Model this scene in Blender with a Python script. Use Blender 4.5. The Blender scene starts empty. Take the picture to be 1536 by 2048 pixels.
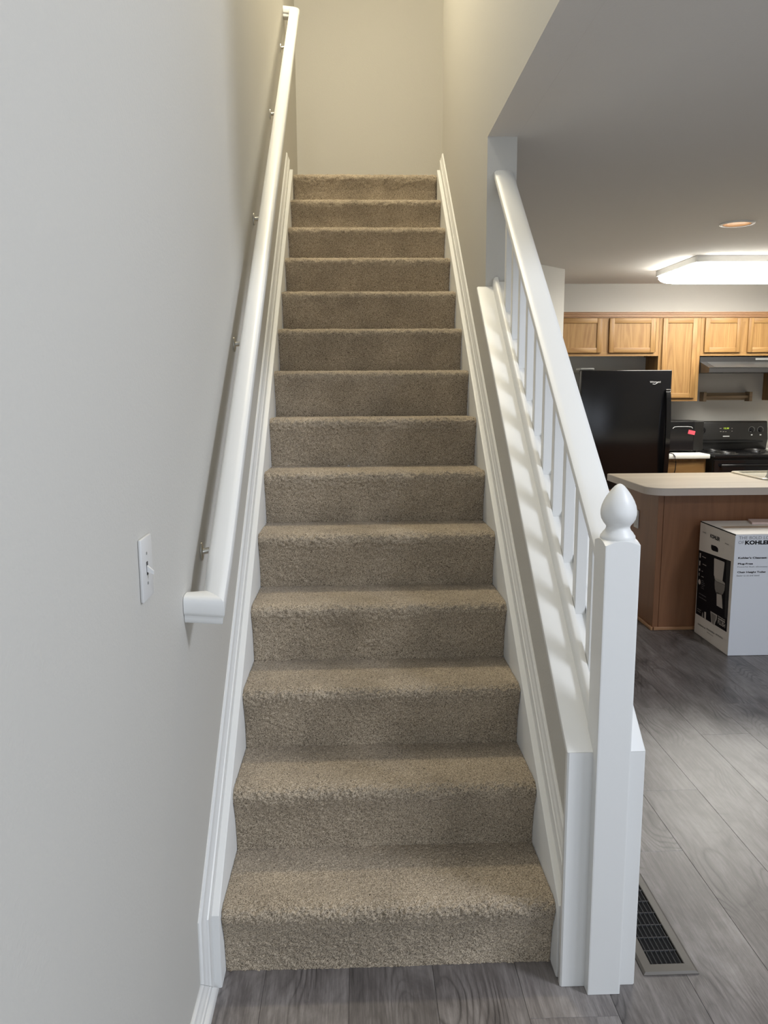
import bpy, bmesh, math, random
import numpy as np
from mathutils import Vector, Matrix

random.seed(7)
rng = np.random.default_rng(7)
SC = bpy.context.scene
COL = SC.collection
PI = math.pi

# ------------------------------------------------------------------ camera
cam_d = bpy.data.cameras.new('camera')
cam = bpy.data.objects.new('camera', cam_d)
COL.objects.link(cam)
SC.camera = cam
YAW, PITCH, ROLL = 0.0357, 0.1579, -0.0052
fw = Vector((math.sin(YAW) * math.cos(PITCH), math.cos(YAW) * math.cos(PITCH), -math.sin(PITCH)))
rt = Vector((math.cos(YAW), -math.sin(YAW), 0))
up = rt.cross(fw)
r2 = rt * math.cos(ROLL) + up * math.sin(ROLL)
u2 = -rt * math.sin(ROLL) + up * math.cos(ROLL)
cam.matrix_world = Matrix(((r2.x, u2.x, -fw.x, -0.0167), (r2.y, u2.y, -fw.y, -1.7754), (r2.z, u2.z, -fw.z, 1.4501), (0, 0, 0, 1)))
cam_d.sensor_fit = 'VERTICAL'
cam_d.sensor_height = 24
cam_d.lens = 1562.95 / 2048 * 24
cam_d.clip_start = 0.05

# ------------------------------------------------------------------ world, lights, exposure
w = bpy.data.worlds.new('world')
SC.world = w
w.use_nodes = True
w.node_tree.nodes['Background'].inputs[0].default_value = (0.62, 0.72, 0.85, 1)
w.node_tree.nodes['Background'].inputs[1].default_value = 1.0
SC.view_settings.view_transform = 'Standard'
SC.view_settings.look = 'None'
SC.view_settings.gamma = 1
SC.view_settings.use_curve_mapping = False
SC.view_settings.exposure = 0.0


def area(name, loc, target, sx, sy, power, color, spread=PI):
    d = bpy.data.lights.new(name, 'AREA')
    d.shape = 'RECTANGLE'
    d.size, d.size_y = sx, sy
    d.energy = power
    d.color = color
    d.spread = spread
    o = bpy.data.objects.new(name, d)
    COL.objects.link(o)
    o.location = loc
    o.rotation_euler = (Vector(target) - Vector(loc)).to_track_quat('-Z', 'Y').to_euler()
    return o


area('daylight_front_window', (0.9, -4.12, 1.45), (0.9, 0, 1.45), 2.4, 1.5, 25, (0.78, 0.87, 1.0))
area('low_side_fill', (3.12, -3.1, 1.25), (0, -3.1, 1.25), 1.3, 1.5, 40, (0.80, 0.87, 1.0))  # added unseen fill from the right, lifts the lower left wall
area('daylight_high_window', (3.12, -1.75, 3.75), (0.4, 0.1, 1.2), 0.75, 0.8, 106, (0.83, 0.885, 1.0))
area('upstairs_hall_lamp', (1.6, 3.45, 4.95), (1.6, 3.45, 0), 0.5, 0.5, 14, (1.0, 0.87, 0.60))
area('stairwell_lamp', (-0.2, 2.0, 4.7), (0.1, 1.9, 0), 0.3, 0.6, 60, (1.0, 0.89, 0.65))
area('right_wall_fill', (-0.36, 0.75, 4.1), (0.64, 0.90, 4.0), 0.25, 0.35, 15, (1.0, 0.96, 0.84))  # added unseen light, lifts the upper right stair wall; no fixture there


# ------------------------------------------------------------------ materials
def new_mat(name):
    m = bpy.data.materials.new(name)
    m.use_nodes = True
    return m, m.node_tree.nodes, m.node_tree.links, m.node_tree.nodes['Principled BSDF']


def plain(name, col, rough=0.5, metal=0.0, bump=0.0, bscale=300, spec=0.5, var=0.0, coat=0.0):
    m, N, L, b = new_mat(name)
    b.inputs['Base Color'].default_value = (*col, 1)
    b.inputs['Roughness'].default_value = rough
    b.inputs['Metallic'].default_value = metal
    b.inputs['Specular IOR Level'].default_value = spec
    b.inputs['Coat Weight'].default_value = coat
    tc = N.new('ShaderNodeTexCoord')
    if bump > 0:
        n = N.new('ShaderNodeTexNoise')
        n.inputs['Scale'].default_value = bscale
        n.inputs['Detail'].default_value = 3
        L.new(tc.outputs['Object'], n.inputs['Vector'])
        bp = N.new('ShaderNodeBump')
        bp.inputs['Strength'].default_value = bump
        bp.inputs['Distance'].default_value = 0.002
        L.new(n.outputs[0], bp.inputs['Height'])
        L.new(bp.outputs[0], b.inputs['Normal'])
    if var > 0:
        n2 = N.new('ShaderNodeTexNoise')
        n2.inputs['Scale'].default_value = 3.0
        L.new(tc.outputs['Object'], n2.inputs['Vector'])
        mx = N.new('ShaderNodeMix')
        mx.data_type = 'RGBA'
        mx.inputs[6].default_value = (*[c * (1 - var) for c in col], 1)
        mx.inputs[7].default_value = (*[min(1, c * (1 + var)) for c in col], 1)
        L.new(n2.outputs[0], mx.inputs[0])
        L.new(mx.outputs[2], b.inputs['Base Color'])
    return m


def emit(name, col, s):
    m, N, L, b = new_mat(name)
    b.inputs['Base Color'].default_value = (*col, 1)
    b.inputs['Emission Color'].default_value = (*col, 1)
    b.inputs['Emission Strength'].default_value = s
    return m


def wood(name, dark, light, axis='z', scale=1.0, rough=0.4, band=0.0, contrast=1.0, ring=True):
    """grain stretched along an axis, with slight cathedral rings; random offset for each object"""
    m, N, L, b = new_mat(name)
    tc = N.new('ShaderNodeTexCoord')
    oi = N.new('ShaderNodeObjectInfo')
    ml = N.new('ShaderNodeMath'); ml.operation = 'MULTIPLY'; ml.inputs[1].default_value = 37.0
    L.new(oi.outputs['Random'], ml.inputs[0])
    cb = N.new('ShaderNodeCombineXYZ')
    for k in range(3):
        L.new(ml.outputs[0], cb.inputs[k])
    ad = N.new('ShaderNodeVectorMath'); ad.operation = 'ADD'
    L.new(tc.outputs['Object'], ad.inputs[0]); L.new(cb.outputs[0], ad.inputs[1])
    mp = N.new('ShaderNodeMapping')
    s = {'x': (1.2, 14, 14), 'y': (14, 1.2, 14), 'z': (14, 14, 1.2)}[axis]
    mp.inputs['Scale'].default_value = tuple(v * scale for v in s)
    L.new(ad.outputs[0], mp.inputs['Vector'])
    n1 = N.new('ShaderNodeTexNoise')
    n1.inputs['Scale'].default_value = 1.0
    n1.inputs['Detail'].default_value = 8
    n1.inputs['Roughness'].default_value = 0.62
    n1.inputs['Distortion'].default_value = 0.6
    L.new(mp.outputs[0], n1.inputs['Vector'])
    # rings: bands of a slow noise
    n2 = N.new('ShaderNodeTexNoise')
    n2.inputs['Scale'].default_value = 0.42
    n2.inputs['Detail'].default_value = 1.5
    L.new(mp.outputs[0], n2.inputs['Vector'])
    m2 = N.new('ShaderNodeMath'); m2.operation = 'MULTIPLY'; m2.inputs[1].default_value = 26
    L.new(n2.outputs[0], m2.inputs[0])
    fr = N.new('ShaderNodeMath'); fr.operation = 'PINGPONG'; fr.inputs[1].default_value = 1.0
    L.new(m2.outputs[0], fr.inputs[0])
    # fine pores
    mp3 = N.new('ShaderNodeMapping')
    s3 = {'x': (12, 260, 260), 'y': (260, 12, 260), 'z': (260, 260, 12)}[axis]
    mp3.inputs['Scale'].default_value = tuple(v * scale for v in s3)
    L.new(ad.outputs[0], mp3.inputs['Vector'])
    n3 = N.new('ShaderNodeTexNoise'); n3.inputs['Scale'].default_value = 1.0; n3.inputs['Detail'].default_value = 2
    L.new(mp3.outputs[0], n3.inputs['Vector'])
    a1 = N.new('ShaderNodeMix'); a1.data_type = 'FLOAT'; a1.inputs[0].default_value = 0.26 if ring else 0.1
    L.new(n1.outputs[0], a1.inputs[2]); L.new(fr.outputs[0], a1.inputs[3])
    a2 = N.new('ShaderNodeMix'); a2.data_type = 'FLOAT'; a2.inputs[0].default_value = 0.30
    L.new(a1.outputs[0], a2.inputs[2]); L.new(n3.outputs[0], a2.inputs[3])
    cr = N.new('ShaderNodeValToRGB')
    cr.color_ramp.elements[0].position = 0.5 - 0.24 / contrast
    cr.color_ramp.elements[1].position = 0.5 + 0.24 / contrast
    cr.color_ramp.elements[0].color = (*dark, 1)
    cr.color_ramp.elements[1].color = (*light, 1)
    L.new(a2.outputs[0], cr.inputs[0])
    out = cr.outputs[0]
    if band > 0:
        hs = N.new('ShaderNodeHueSaturation')
        mr = N.new('ShaderNodeMapRange')
        mr.inputs['To Min'].default_value = 1 - band
        mr.inputs['To Max'].default_value = 1 + band
        L.new(oi.outputs['Random'], mr.inputs[0])
        L.new(mr.outputs[0], hs.inputs['Value'])
        L.new(out, hs.inputs['Color'])
        out = hs.outputs[0]
    L.new(out, b.inputs['Base Color'])
    b.inputs['Roughness'].default_value = rough
    bp = N.new('ShaderNodeBump'); bp.inputs['Strength'].default_value = 0.12; bp.inputs['Distance'].default_value = 0.001
    L.new(a2.outputs[0], bp.inputs['Height']); L.new(bp.outputs[0], b.inputs['Normal'])
    return m


def vinyl_mat():
    """grey oak-look vinyl: mottled patches, fine streaks, cathedral rings round knots; each plank its own cut"""
    m, N, L, b = new_mat('vinyl_plank')

    def math_(op, a, b_=None, c=None):
        n = N.new('ShaderNodeMath'); n.operation = op
        for k, v in enumerate((a, b_, c)):
            if v is None:
                continue
            if isinstance(v, (int, float)):
                n.inputs[k].default_value = v
            else:
                L.new(v, n.inputs[k])
        return n.outputs[0]

    def noise(vec, scale, detail=2, rough=0.5, dist=0.0):
        n = N.new('ShaderNodeTexNoise')
        n.inputs['Scale'].default_value = scale; n.inputs['Detail'].default_value = detail
        n.inputs['Roughness'].default_value = rough; n.inputs['Distortion'].default_value = dist
        L.new(vec, n.inputs['Vector'])
        return n.outputs[0]

    def mapping(vec, sc):
        n = N.new('ShaderNodeMapping'); n.inputs['Scale'].default_value = sc
        L.new(vec, n.inputs['Vector'])
        return n.outputs[0]

    def rng_(v, a, b_, c, d):
        n = N.new('ShaderNodeMapRange')
        for k, x in zip(('From Min', 'From Max', 'To Min', 'To Max'), (a, b_, c, d)):
            n.inputs[k].default_value = x
        L.new(v, n.inputs[0])
        return n.outputs[0]
    tc = N.new('ShaderNodeTexCoord'); oi = N.new('ShaderNodeObjectInfo')
    off = math_('MULTIPLY', oi.outputs['Random'], 61.0)
    cb = N.new('ShaderNodeCombineXYZ'); L.new(off, cb.inputs[0]); L.new(off, cb.inputs[1])
    ad = N.new('ShaderNodeVectorMath'); ad.operation = 'ADD'
    L.new(tc.outputs['Object'], ad.inputs[0]); L.new(cb.outputs[0], ad.inputs[1])
    P = ad.outputs[0]
    patch = noise(mapping(P, (7, 2.6, 1)), 1.0, 7, 0.68, 0.5)
    streak = noise(mapping(P, (90, 5, 1)), 1.0, 5, 0.65, 0.3)
    fine = noise(mapping(P, (420, 26, 1)), 1.0, 2, 0.5)
    field = noise(mapping(P, (5.5, 1.6, 1)), 1.0, 1.2, 0.45, 0.0)
    ring = math_('PINGPONG', math_('MULTIPLY', field, 56.0), 1.0)
    ring = math_('POWER', ring, 3.5)
    mask = rng_(noise(mapping(P, (4.0, 1.8, 1)), 1.3, 2, 0.5), 0.50, 0.66, 0.0, 1.0)
    lines = math_('MULTIPLY', ring, mask)
    # small dark knots
    vo = N.new('ShaderNodeTexVoronoi'); vo.inputs['Scale'].default_value = 1.0
    L.new(mapping(P, (5.0, 2.4, 1)), vo.inputs['Vector'])
    knot = rng_(vo.outputs['Distance'], 0.03, 0.16, 1.0, 0.0)
    v = math_('ADD', math_('MULTIPLY', patch, 0.80), math_('MULTIPLY', streak, 0.52))
    v = math_('ADD', v, math_('MULTIPLY', fine, 0.20))
    v = math_('SUBTRACT', v, math_('MULTIPLY', lines, 0.26))
    v = math_('SUBTRACT', v, math_('MULTIPLY', knot, 0.22))
    cr = N.new('ShaderNodeValToRGB')
    e = cr.color_ramp.elements
    e[0].position = 0.44; e[0].color = (0.042, 0.038, 0.037, 1)
    e[1].position = 1.0; e[1].color = (0.30, 0.276, 0.262, 1)
    k = e.new(0.70); k.color = (0.136, 0.121, 0.115, 1)
    L.new(v, cr.inputs[0])
    hs = N.new('ShaderNodeHueSaturation')
    L.new(rng_(oi.outputs['Random'], 0, 1, 0.88, 1.12), hs.inputs['Value'])
    L.new(cr.outputs[0], hs.inputs['Color']); L.new(hs.outputs[0], b.inputs['Base Color'])
    b.inputs['Roughness'].default_value = 0.36
    bp = N.new('ShaderNodeBump'); bp.inputs['Strength'].default_value = 0.10; bp.inputs['Distance'].default_value = 0.001
    L.new(v, bp.inputs['Height']); L.new(bp.outputs[0], b.inputs['Normal'])
    return m


def carpet_mat():
    m, N, L, b = new_mat('carpet')
    tc = N.new('ShaderNodeTexCoord')
    v = N.new('ShaderNodeTexNoise'); v.inputs['Scale'].default_value = 360; v.inputs['Detail'].default_value = 2; v.inputs['Roughness'].default_value = 0.6
    L.new(tc.outputs['Object'], v.inputs['Vector'])
    big = N.new('ShaderNodeTexNoise'); big.inputs['Scale'].default_value = 7; big.inputs['Detail'].default_value = 3
    L.new(tc.outputs['Object'], big.inputs['Vector'])
    cr = N.new('ShaderNodeValToRGB')
    e = cr.color_ramp.elements
    e[0].position = 0.34; e[0].color = (0.095, 0.072, 0.050, 1)
    e[1].position = 0.66; e[1].color = (0.57, 0.48, 0.365, 1)
    k = e.new(0.47); k.color = (0.335, 0.275, 0.198, 1)
    L.new(v.outputs[0], cr.inputs[0])
    hs = N.new('ShaderNodeHueSaturation')
    mr = N.new('ShaderNodeMapRange'); mr.inputs['From Min'].default_value = 0.3; mr.inputs['From Max'].default_value = 0.7
    mr.inputs['To Min'].default_value = 0.86; mr.inputs['To Max'].default_value = 1.14
    L.new(big.outputs[0], mr.inputs[0]); L.new(mr.outputs[0], hs.inputs['Value']); L.new(cr.outputs[0], hs.inputs['Color'])
    L.new(hs.outputs[0], b.inputs['Base Color'])
    b.inputs['Roughness'].default_value = 1.0
    b.inputs['Specular IOR Level'].default_value = 0.1
    b.inputs['Sheen Weight'].default_value = 0.15
    bp = N.new('ShaderNodeBump'); bp.inputs['Strength'].default_value = 0.6; bp.inputs['Distance'].default_value = 0.004
    L.new(v.outputs[0], bp.inputs['Height']); L.new(bp.outputs[0], b.inputs['Normal'])
    return m


M = {}
M['wall'] = plain('wall_paint', (0.545, 0.53, 0.49), 0.62, bump=0.25, bscale=160, spec=0.3)
M['ceiling'] = plain('ceiling_paint', (0.74, 0.71, 0.67), 0.9, bump=0.3, bscale=120, spec=0.2)
M['trim'] = plain('trim_gloss_paint', (0.73, 0.73, 0.71), 0.40, bump=0.05, bscale=60)
M['carpet'] = carpet_mat()
M['vinyl'] = vinyl_mat()
M['vinyl_base'] = plain('floor_underlay', (0.05, 0.045, 0.04), 0.9)
M['oak_v'] = wood('oak_upright_grain', (0.185, 0.085, 0.022), (0.365, 0.212, 0.072), 'z', 1.0, 0.5, band=0.05)
M['oak_h'] = wood('oak_level_grain', (0.185, 0.085, 0.022), (0.365, 0.212, 0.072), 'x', 1.0, 0.5, band=0.05)
M['oak_crown'] = wood('oak_crown_grain', (0.22, 0.11, 0.05), (0.33, 0.185, 0.09), 'x', 1.0, 0.4)
M['island'] = wood('island_veneer', (0.185, 0.078, 0.034), (0.275, 0.126, 0.058), 'z', 0.9, 0.38, contrast=0.8)
M['oak_trim'] = wood('oak_shoe_strip', (0.34, 0.17, 0.08), (0.46, 0.25, 0.12), 'x', 1.0, 0.4)
M['laminate'] = wood('counter_laminate', (0.50, 0.41, 0.30), (0.70, 0.62, 0.49), 'x', 0.45, 0.38, ring=False, contrast=1.3)
M['lam_edge'] = plain('counter_edge', (0.60, 0.53, 0.47), 0.45)
M['white_lam'] = plain('white_worktop', (0.80, 0.79, 0.73), 0.35)
M['black'] = plain('black_gloss', (0.007, 0.007, 0.008), 0.14, bump=0.08, bscale=500)
M['black_soft'] = plain('black_satin', (0.010, 0.0095, 0.009), 0.38)
M['black_glass'] = plain('black_glass', (0.008, 0.008, 0.009), 0.08)
M['grey_plastic'] = plain('grey_plastic', (0.22, 0.22, 0.21), 0.4)
M['hood'] = plain('hood_enamel', (0.026, 0.025, 0.025), 0.35)
M['chrome'] = plain('chrome', (0.75, 0.75, 0.75), 0.15, metal=1)
M['nickel'] = plain('brass_nickel', (0.62, 0.60, 0.54), 0.32, metal=1)
M['plate'] = plain('plate_plastic', (0.62, 0.615, 0.60), 0.4)
M['slot'] = plain('dark_slot', (0.05, 0.05, 0.05), 0.6)
M['vent'] = plain('vent_enamel', (0.125, 0.112, 0.095), 0.42)
M['fin'] = plain('vent_fin', (0.045, 0.045, 0.048), 0.5)
M['void'] = plain('vent_dark', (0.004, 0.004, 0.004), 0.9)
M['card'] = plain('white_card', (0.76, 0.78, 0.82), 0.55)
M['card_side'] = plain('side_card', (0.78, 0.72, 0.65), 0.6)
M['card_top'] = plain('top_card', (0.80, 0.76, 0.70), 0.5, var=0.1)
M['ink'] = plain('black_ink', (0.010, 0.008, 0.010), 0.85, spec=0.15)
M['ink_grey'] = plain('grey_ink', (0.12, 0.12, 0.13), 0.5)
M['ink_faint'] = plain('faint_ink', (0.33, 0.30, 0.27), 0.6)
M['print_light'] = plain('light_print', (0.52, 0.47, 0.42), 0.6)
M['print_mid'] = plain('mid_print', (0.22, 0.20, 0.18), 0.6)
M['pink_paper'] = plain('pink_paper', (0.72, 0.55, 0.50), 0.8)
M['sticker'] = plain('pink_sticker', (0.62, 0.07, 0.10), 0.6)
M['brown_tag'] = plain('tape', (0.55, 0.42, 0.30), 0.4)
M['tube_light'] = emit('lit_diffuser', (1.0, 0.975, 0.90), 23.0)
M['green'] = emit('green_digits', (0.45, 0.62, 0.05), 0.8)
M['white_print'] = plain('white_print', (0.6, 0.6, 0.6), 0.5)
M['copper'] = plain('copper_baffle', (0.90, 0.52, 0.25), 0.35)
M['copper'].node_tree.nodes['Principled BSDF'].inputs['Emission Color'].default_value = (1.0, 0.50, 0.20, 1)
M['copper'].node_tree.nodes['Principled BSDF'].inputs['Emission Strength'].default_value = 0.35
M['basin'] = plain('sink_enamel', (0.78, 0.74, 0.62), 0.2)
M['holder'] = wood('holder_wood', (0.22, 0.15, 0.085), (0.36, 0.26, 0.16), 'x', 1.0, 0.5)


# ------------------------------------------------------------------ mesh helpers (all in world coordinates)
def bm_box(bm, x0, x1, y0, y1, z0, z1, mat=None):
    vs = [bm.verts.new(p) for p in ((x0, y0, z0), (x1, y0, z0), (x1, y1, z0), (x0, y1, z0), (x0, y0, z1), (x1, y0, z1), (x1, y1, z1), (x0, y1, z1))]
    for f in ((0, 3, 2, 1), (4, 5, 6, 7), (0, 1, 5, 4), (1, 2, 6, 5), (2, 3, 7, 6), (3, 0, 4, 7)):
        bm.faces.new([vs[i] for i in f])
    return vs


def boxm(x0, x1, y0, y1, z0, z1, bev=0.0, seg=2):
    bm = bmesh.new()
    bm_box(bm, x0, x1, y0, y1, z0, z1)
    if bev > 0:
        bmesh.ops.bevel(bm, geom=bm.edges[:], offset=bev, segments=seg, profile=0.5, affect='EDGES')
    return bm


def loft(rings, closed=True, caps=True):
    """rings: list of lists of 3-D points, same length"""
    bm = bmesh.new()
    R = [[bm.verts.new(p) for p in r] for r in rings]
    n = len(R[0])
    for a, b in zip(R[:-1], R[1:]):
        for i in range(n if closed else n - 1):
            j = (i + 1) % n
            bm.faces.new((a[i], a[j], b[j], b[i]))
    if caps and closed:
        bm.faces.new(R[0][::-1])
        bm.faces.new(R[-1])
    bmesh.ops.recalc_face_normals(bm, faces=bm.faces)
    return bm


def slope_extrude(prof, y0, y1, m, c=0.0):
    """profile of (x, z) pushed along y, rising with slope m"""
    return loft([[(x, y, z + c + m * y) for x, z in prof] for y in (y0, y1)])


def prism(poly, axis, a0, a1, bev=0.0):
    """poly in the two other axes (order xyz without axis), extruded along axis"""
    def P(p, a):
        return {'x': (a, p[0], p[1]), 'y': (p[0], a, p[1]), 'z': (p[0], p[1], a)}[axis]
    bm = loft([[P(p, a0) for p in poly], [P(p, a1) for p in poly]])
    if bev > 0:
        bmesh.ops.bevel(bm, geom=bm.edges[:], offset=bev, segments=2, profile=0.5, affect='EDGES')
    return bm


def lathe(prof, cx, cy, n=32, z0=0.0):
    rings = [[(cx + r * math.cos(2 * PI * k / n), cy + r * math.sin(2 * PI * k / n), z0 + z) for k in range(n)] for r, z in prof]
    return loft(rings)


def tube(pts, r, n=8):
    pts = [Vector(p) for p in pts]
    rings = []
    for i, p in enumerate(pts):
        t = (pts[min(i + 1, len(pts) - 1)] - pts[max(i - 1, 0)]).normalized()
        a = t.cross(Vector((0, 0, 1)))
        if a.length < 0.1:
            a = t.cross(Vector((0, 1, 0)))
        a.normalize()
        b = t.cross(a)
        rings.append([tuple(p + a * (r * math.cos(2 * PI * k / n)) + b * (r * math.sin(2 * PI * k / n))) for k in range(n)])
    return loft(rings)


def join(*bms):
    out = bms[0]
    for b in bms[1:]:
        me = bpy.data.meshes.new('tmp')
        b.to_mesh(me)
        out.from_mesh(me)
        b.free()
        bpy.data.meshes.remove(me)
    return out


def world_loc(o):
    v = Vector((0, 0, 0))
    while o is not None:
        v = v + o.location
        o = o.parent
    return v


def obj(name, bm, mat, parent=None, loc=None, smooth=False, label=None):
    """links bm (world coordinates) as one mesh object; its origin is the parent's, or loc, or its own base"""
    me = bpy.data.meshes.new(name)
    me_o = bpy.data.objects.new(name, me)
    if loc is None:
        if parent is not None:
            loc = world_loc(parent)
        else:
            bb = [v.co for v in bm.verts]
            loc = Vector((sum(v.x for v in bb) / len(bb), sum(v.y for v in bb) / len(bb), min(v.z for v in bb)))
    loc = Vector(loc)
    for v in bm.verts:
        v.co -= loc
    bm.to_mesh(me)
    bm.free()
    me_o.location = loc - (world_loc(parent) if parent is not None else Vector((0, 0, 0)))
    me_o.parent = parent
    COL.objects.link(me_o)
    for mm in (mat if isinstance(mat, (list, tuple)) else [mat]):
        me.materials.append(mm)
    if smooth:
        for p in me.polygons:
            p.use_smooth = True
        try:
            me.set_sharp_from_angle(angle=math.radians(38))
        except Exception:
            pass
    if label:
        me_o['label'] = label
    return me_o


def struct(name, bm, mat, **k):
    o = obj(name, bm, mat, **k)
    o['kind'] = 'structure'
    return o


def thing(name, label, cat, loc=(0, 0, 0), group=None):
    o = bpy.data.objects.new(name, None)
    o.empty_display_size = 0.1
    o.location = loc
    COL.objects.link(o)
    tag(o, label, cat, group)
    return o


def tag(o, label, cat, group=None):
    o['label'] = label
    o['category'] = cat
    if group:
        o['group'] = group
    return o


def text(name, body, mat, parent, origin, xdir, width, height, ydir=(0, 0, 1), off=0.0, thick=0.0004, label=None):
    """lettering fitted into width x height, lower left corner at origin"""
    cu = bpy.data.curves.new(name, 'FONT')
    cu.body = body
    cu.size = 1.0
    cu.offset = off
    cu.resolution_u = 3
    t = bpy.data.objects.new(name, cu)
    COL.objects.link(t)
    dg = bpy.context.evaluated_depsgraph_get()
    me = bpy.data.meshes.new_from_object(t.evaluated_get(dg))
    bpy.data.objects.remove(t)
    n = len(me.vertices)
    co = np.empty(n * 3)
    me.vertices.foreach_get('co', co)
    co = co.reshape(-1, 3)
    mn, mx = co.min(0), co.max(0)
    u = (co[:, 0] - mn[0]) / max(1e-6, mx[0] - mn[0]) * width
    v = (co[:, 1] - mn[1]) / max(1e-6, mx[1] - mn[1]) * height
    X, Y = np.array(xdir, float), np.array(ydir, float)
    Z = np.cross(X, Y)
    base = np.array(origin) - np.array(world_loc(parent))
    pts = base + u[:, None] * X + v[:, None] * Y + Z * thick
    me.vertices.foreach_set('co', pts.ravel())
    me.materials.clear()
    me.materials.append(mat)
    me.update()
    o = bpy.data.objects.new(name, me)
    COL.objects.link(o)
    o.parent = parent
    if label:
        o['label'] = label
    return o


# ------------------------------------------------------------------ key dimensions
RUN, RISE, NS = 0.2298, 0.19, 14
SL = RISE / RUN
XL, XR = -0.3579, 0.4666          # faces of the two stair skirts
WL, WI, WO = -0.395, 0.503, 0.618  # left wall, inner and outer face of the right stair wall
H = 2.40                           # ground floor ceiling
UF = NS * RISE                     # upper floor
YT = 1.40                          # where the full-height right wall begins
SK = 0.240                         # skirt top line z = SK + SL*y
CAPZ = 0.682                       # top of the knee wall cap: z = CAPZ + 0.83*y
CM = 0.83
UC = 5.06                          # upper ceiling
KB = 5.71                          # kitchen back wall

# ------------------------------------------------------------------ walls and ceilings
struct('wall_left', boxm(WL - 0.12, WL, -4.2, 3.9, 0, UC), M['wall'])
struct('wall_back', boxm(WL - 0.12, 3.0, 3.9, 4.02, H + 0.21, UC), M['wall'])
struct('wall_stair_right', boxm(WI, WO, YT, 3.9, 0, H + 0.0001), M['wall'])
wu = struct('wall_stair_upper', boxm(WI, WO, 0.2, 3.0, H + 0.0002, UC), [M['wall'], M['ceiling']])
for p in wu.data.polygons:
    if p.normal.z < -0.9:
        p.material_index = 1
struct('wall_foyer_balcony', boxm(WO + 0.0002, 3.2, 0.2, 0.32, H + 0.0002, UC), M['wall'])
# sloped knee wall
struct('wall_knee', prism([(-0.066, 0), (YT, 0), (YT, CAPZ - 0.028 + CM * YT), (-0.066, CAPZ - 0.028 - CM * 0.066)], 'x', WI, WO), M['wall'])
# living room / kitchen ceiling
struct('ceiling', join(boxm(WO + 0.0002, 5.2, 0.3202, KB + 0.1, H, H + 0.20), boxm(WO + 0.0002, 3.2, 0.2, 0.3202, H - 0.0002, H + 0.0002)), M['ceiling'])
struct('ceiling_foyer', boxm(WL - 0.12, 3.32, -4.32, 0.32, UC + 0.0, UC + 0.1), M['ceiling'])
struct('ceiling_upper', boxm(WL - 0.12, 3.0, 0.3202, 4.02, UC, UC + 0.1), M['ceiling'])
struct('wall_hall_end', boxm(3.0, 3.1, 2.6, 4.02, H + 0.201, UC), M['wall'])
struct('wall_hall_front', boxm(WO, 3.0, 2.88, 3.0, H + 0.201, UC), M['wall'])
struct('floor_upper', boxm(WI + 0.001, 3.0, 3.0, 3.899, H + 0.201, UF), M['carpet'])
# angled wall and pantry corner
dg0 = [(WO, 3.71), (1.714, 4.806), (1.714, KB), (1.63, KB), (1.63, 4.841), (WO, 3.83)]
struct('wall_diagonal', prism(dg0, 'z', 0, H), M['wall'])
struct('wall_kitchen', boxm(1.60, 5.2, KB, KB + 0.12, 0, H), M['wall'])
# right hand walls, jogged, with window openings
struct('wall_right', join(boxm(3.2, 3.32, -4.2, -3.75, 0, UC), boxm(3.2, 3.32, -3.75, -2.45, 0, 0.45), boxm(3.2, 3.32, -3.75, -2.45, 2.05, UC), boxm(3.2, 3.32, -2.45, -2.25, 0, UC), boxm(3.2, 3.32, -1.25, 0.32, 0, UC), boxm(3.2, 3.32, -2.25, -1.25, 0, 3.2), boxm(3.2, 3.32, -2.25, -1.25, 4.3, UC), boxm(3.2, 3.32, 0.3202, 1.5, 0, H)), M['wall'])
struct('wall_right_jog', boxm(3.2, 5.2, 1.5, 1.62, 0, H), M['wall'])
struct('wall_kitchen_right', boxm(4.9, 5.02, 1.62, KB, 0, H), M['wall'])
struct('wall_front', join(boxm(WL, -0.35, -4.32, -4.2, 0, UC), boxm(2.15, 3.32, -4.32, -4.2, 0, UC), boxm(-0.35, 2.15, -4.32, -4.2, 0, 0.65), boxm(-0.35, 2.15, -4.32, -4.2, 2.25, UC)), M['wall'])
for nm, (x0, x1, y0, y1, z0, z1) in {'window_1': (-0.35, 2.15, -4.29, -4.22, 0.65, 2.25), 'window_2': (3.22, 3.29, -2.25, -1.25, 3.2, 4.3), 'window_3': (3.22, 3.29, -3.75, -2.45, 0.45, 2.05)}.items():  # last opening is added to go with the low side fill light
    t = 0.05
    if nm == 'window_1':
        fr = join(boxm(x0, x1, y0, y1, z0, z0 + t), boxm(x0, x1, y0, y1, z1 - t, z1), boxm(x0, x0 + t, y0, y1, z0, z1), boxm(x1 - t, x1, y0, y1, z0, z1), boxm((x0 + x1) / 2 - 0.02, (x0 + x1) / 2 + 0.02, y0, y1, z0, z1))
    else:
        fr = join(boxm(x0, x1, y0, y1, z0, z0 + t), boxm(x0, x1, y0, y1, z1 - t, z1), boxm(x0, x1, y0, y0 + t, z0, z1), boxm(x0, x1, y1 - t, y1, z0, z1))
    struct(nm, fr, M['trim'])

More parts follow.
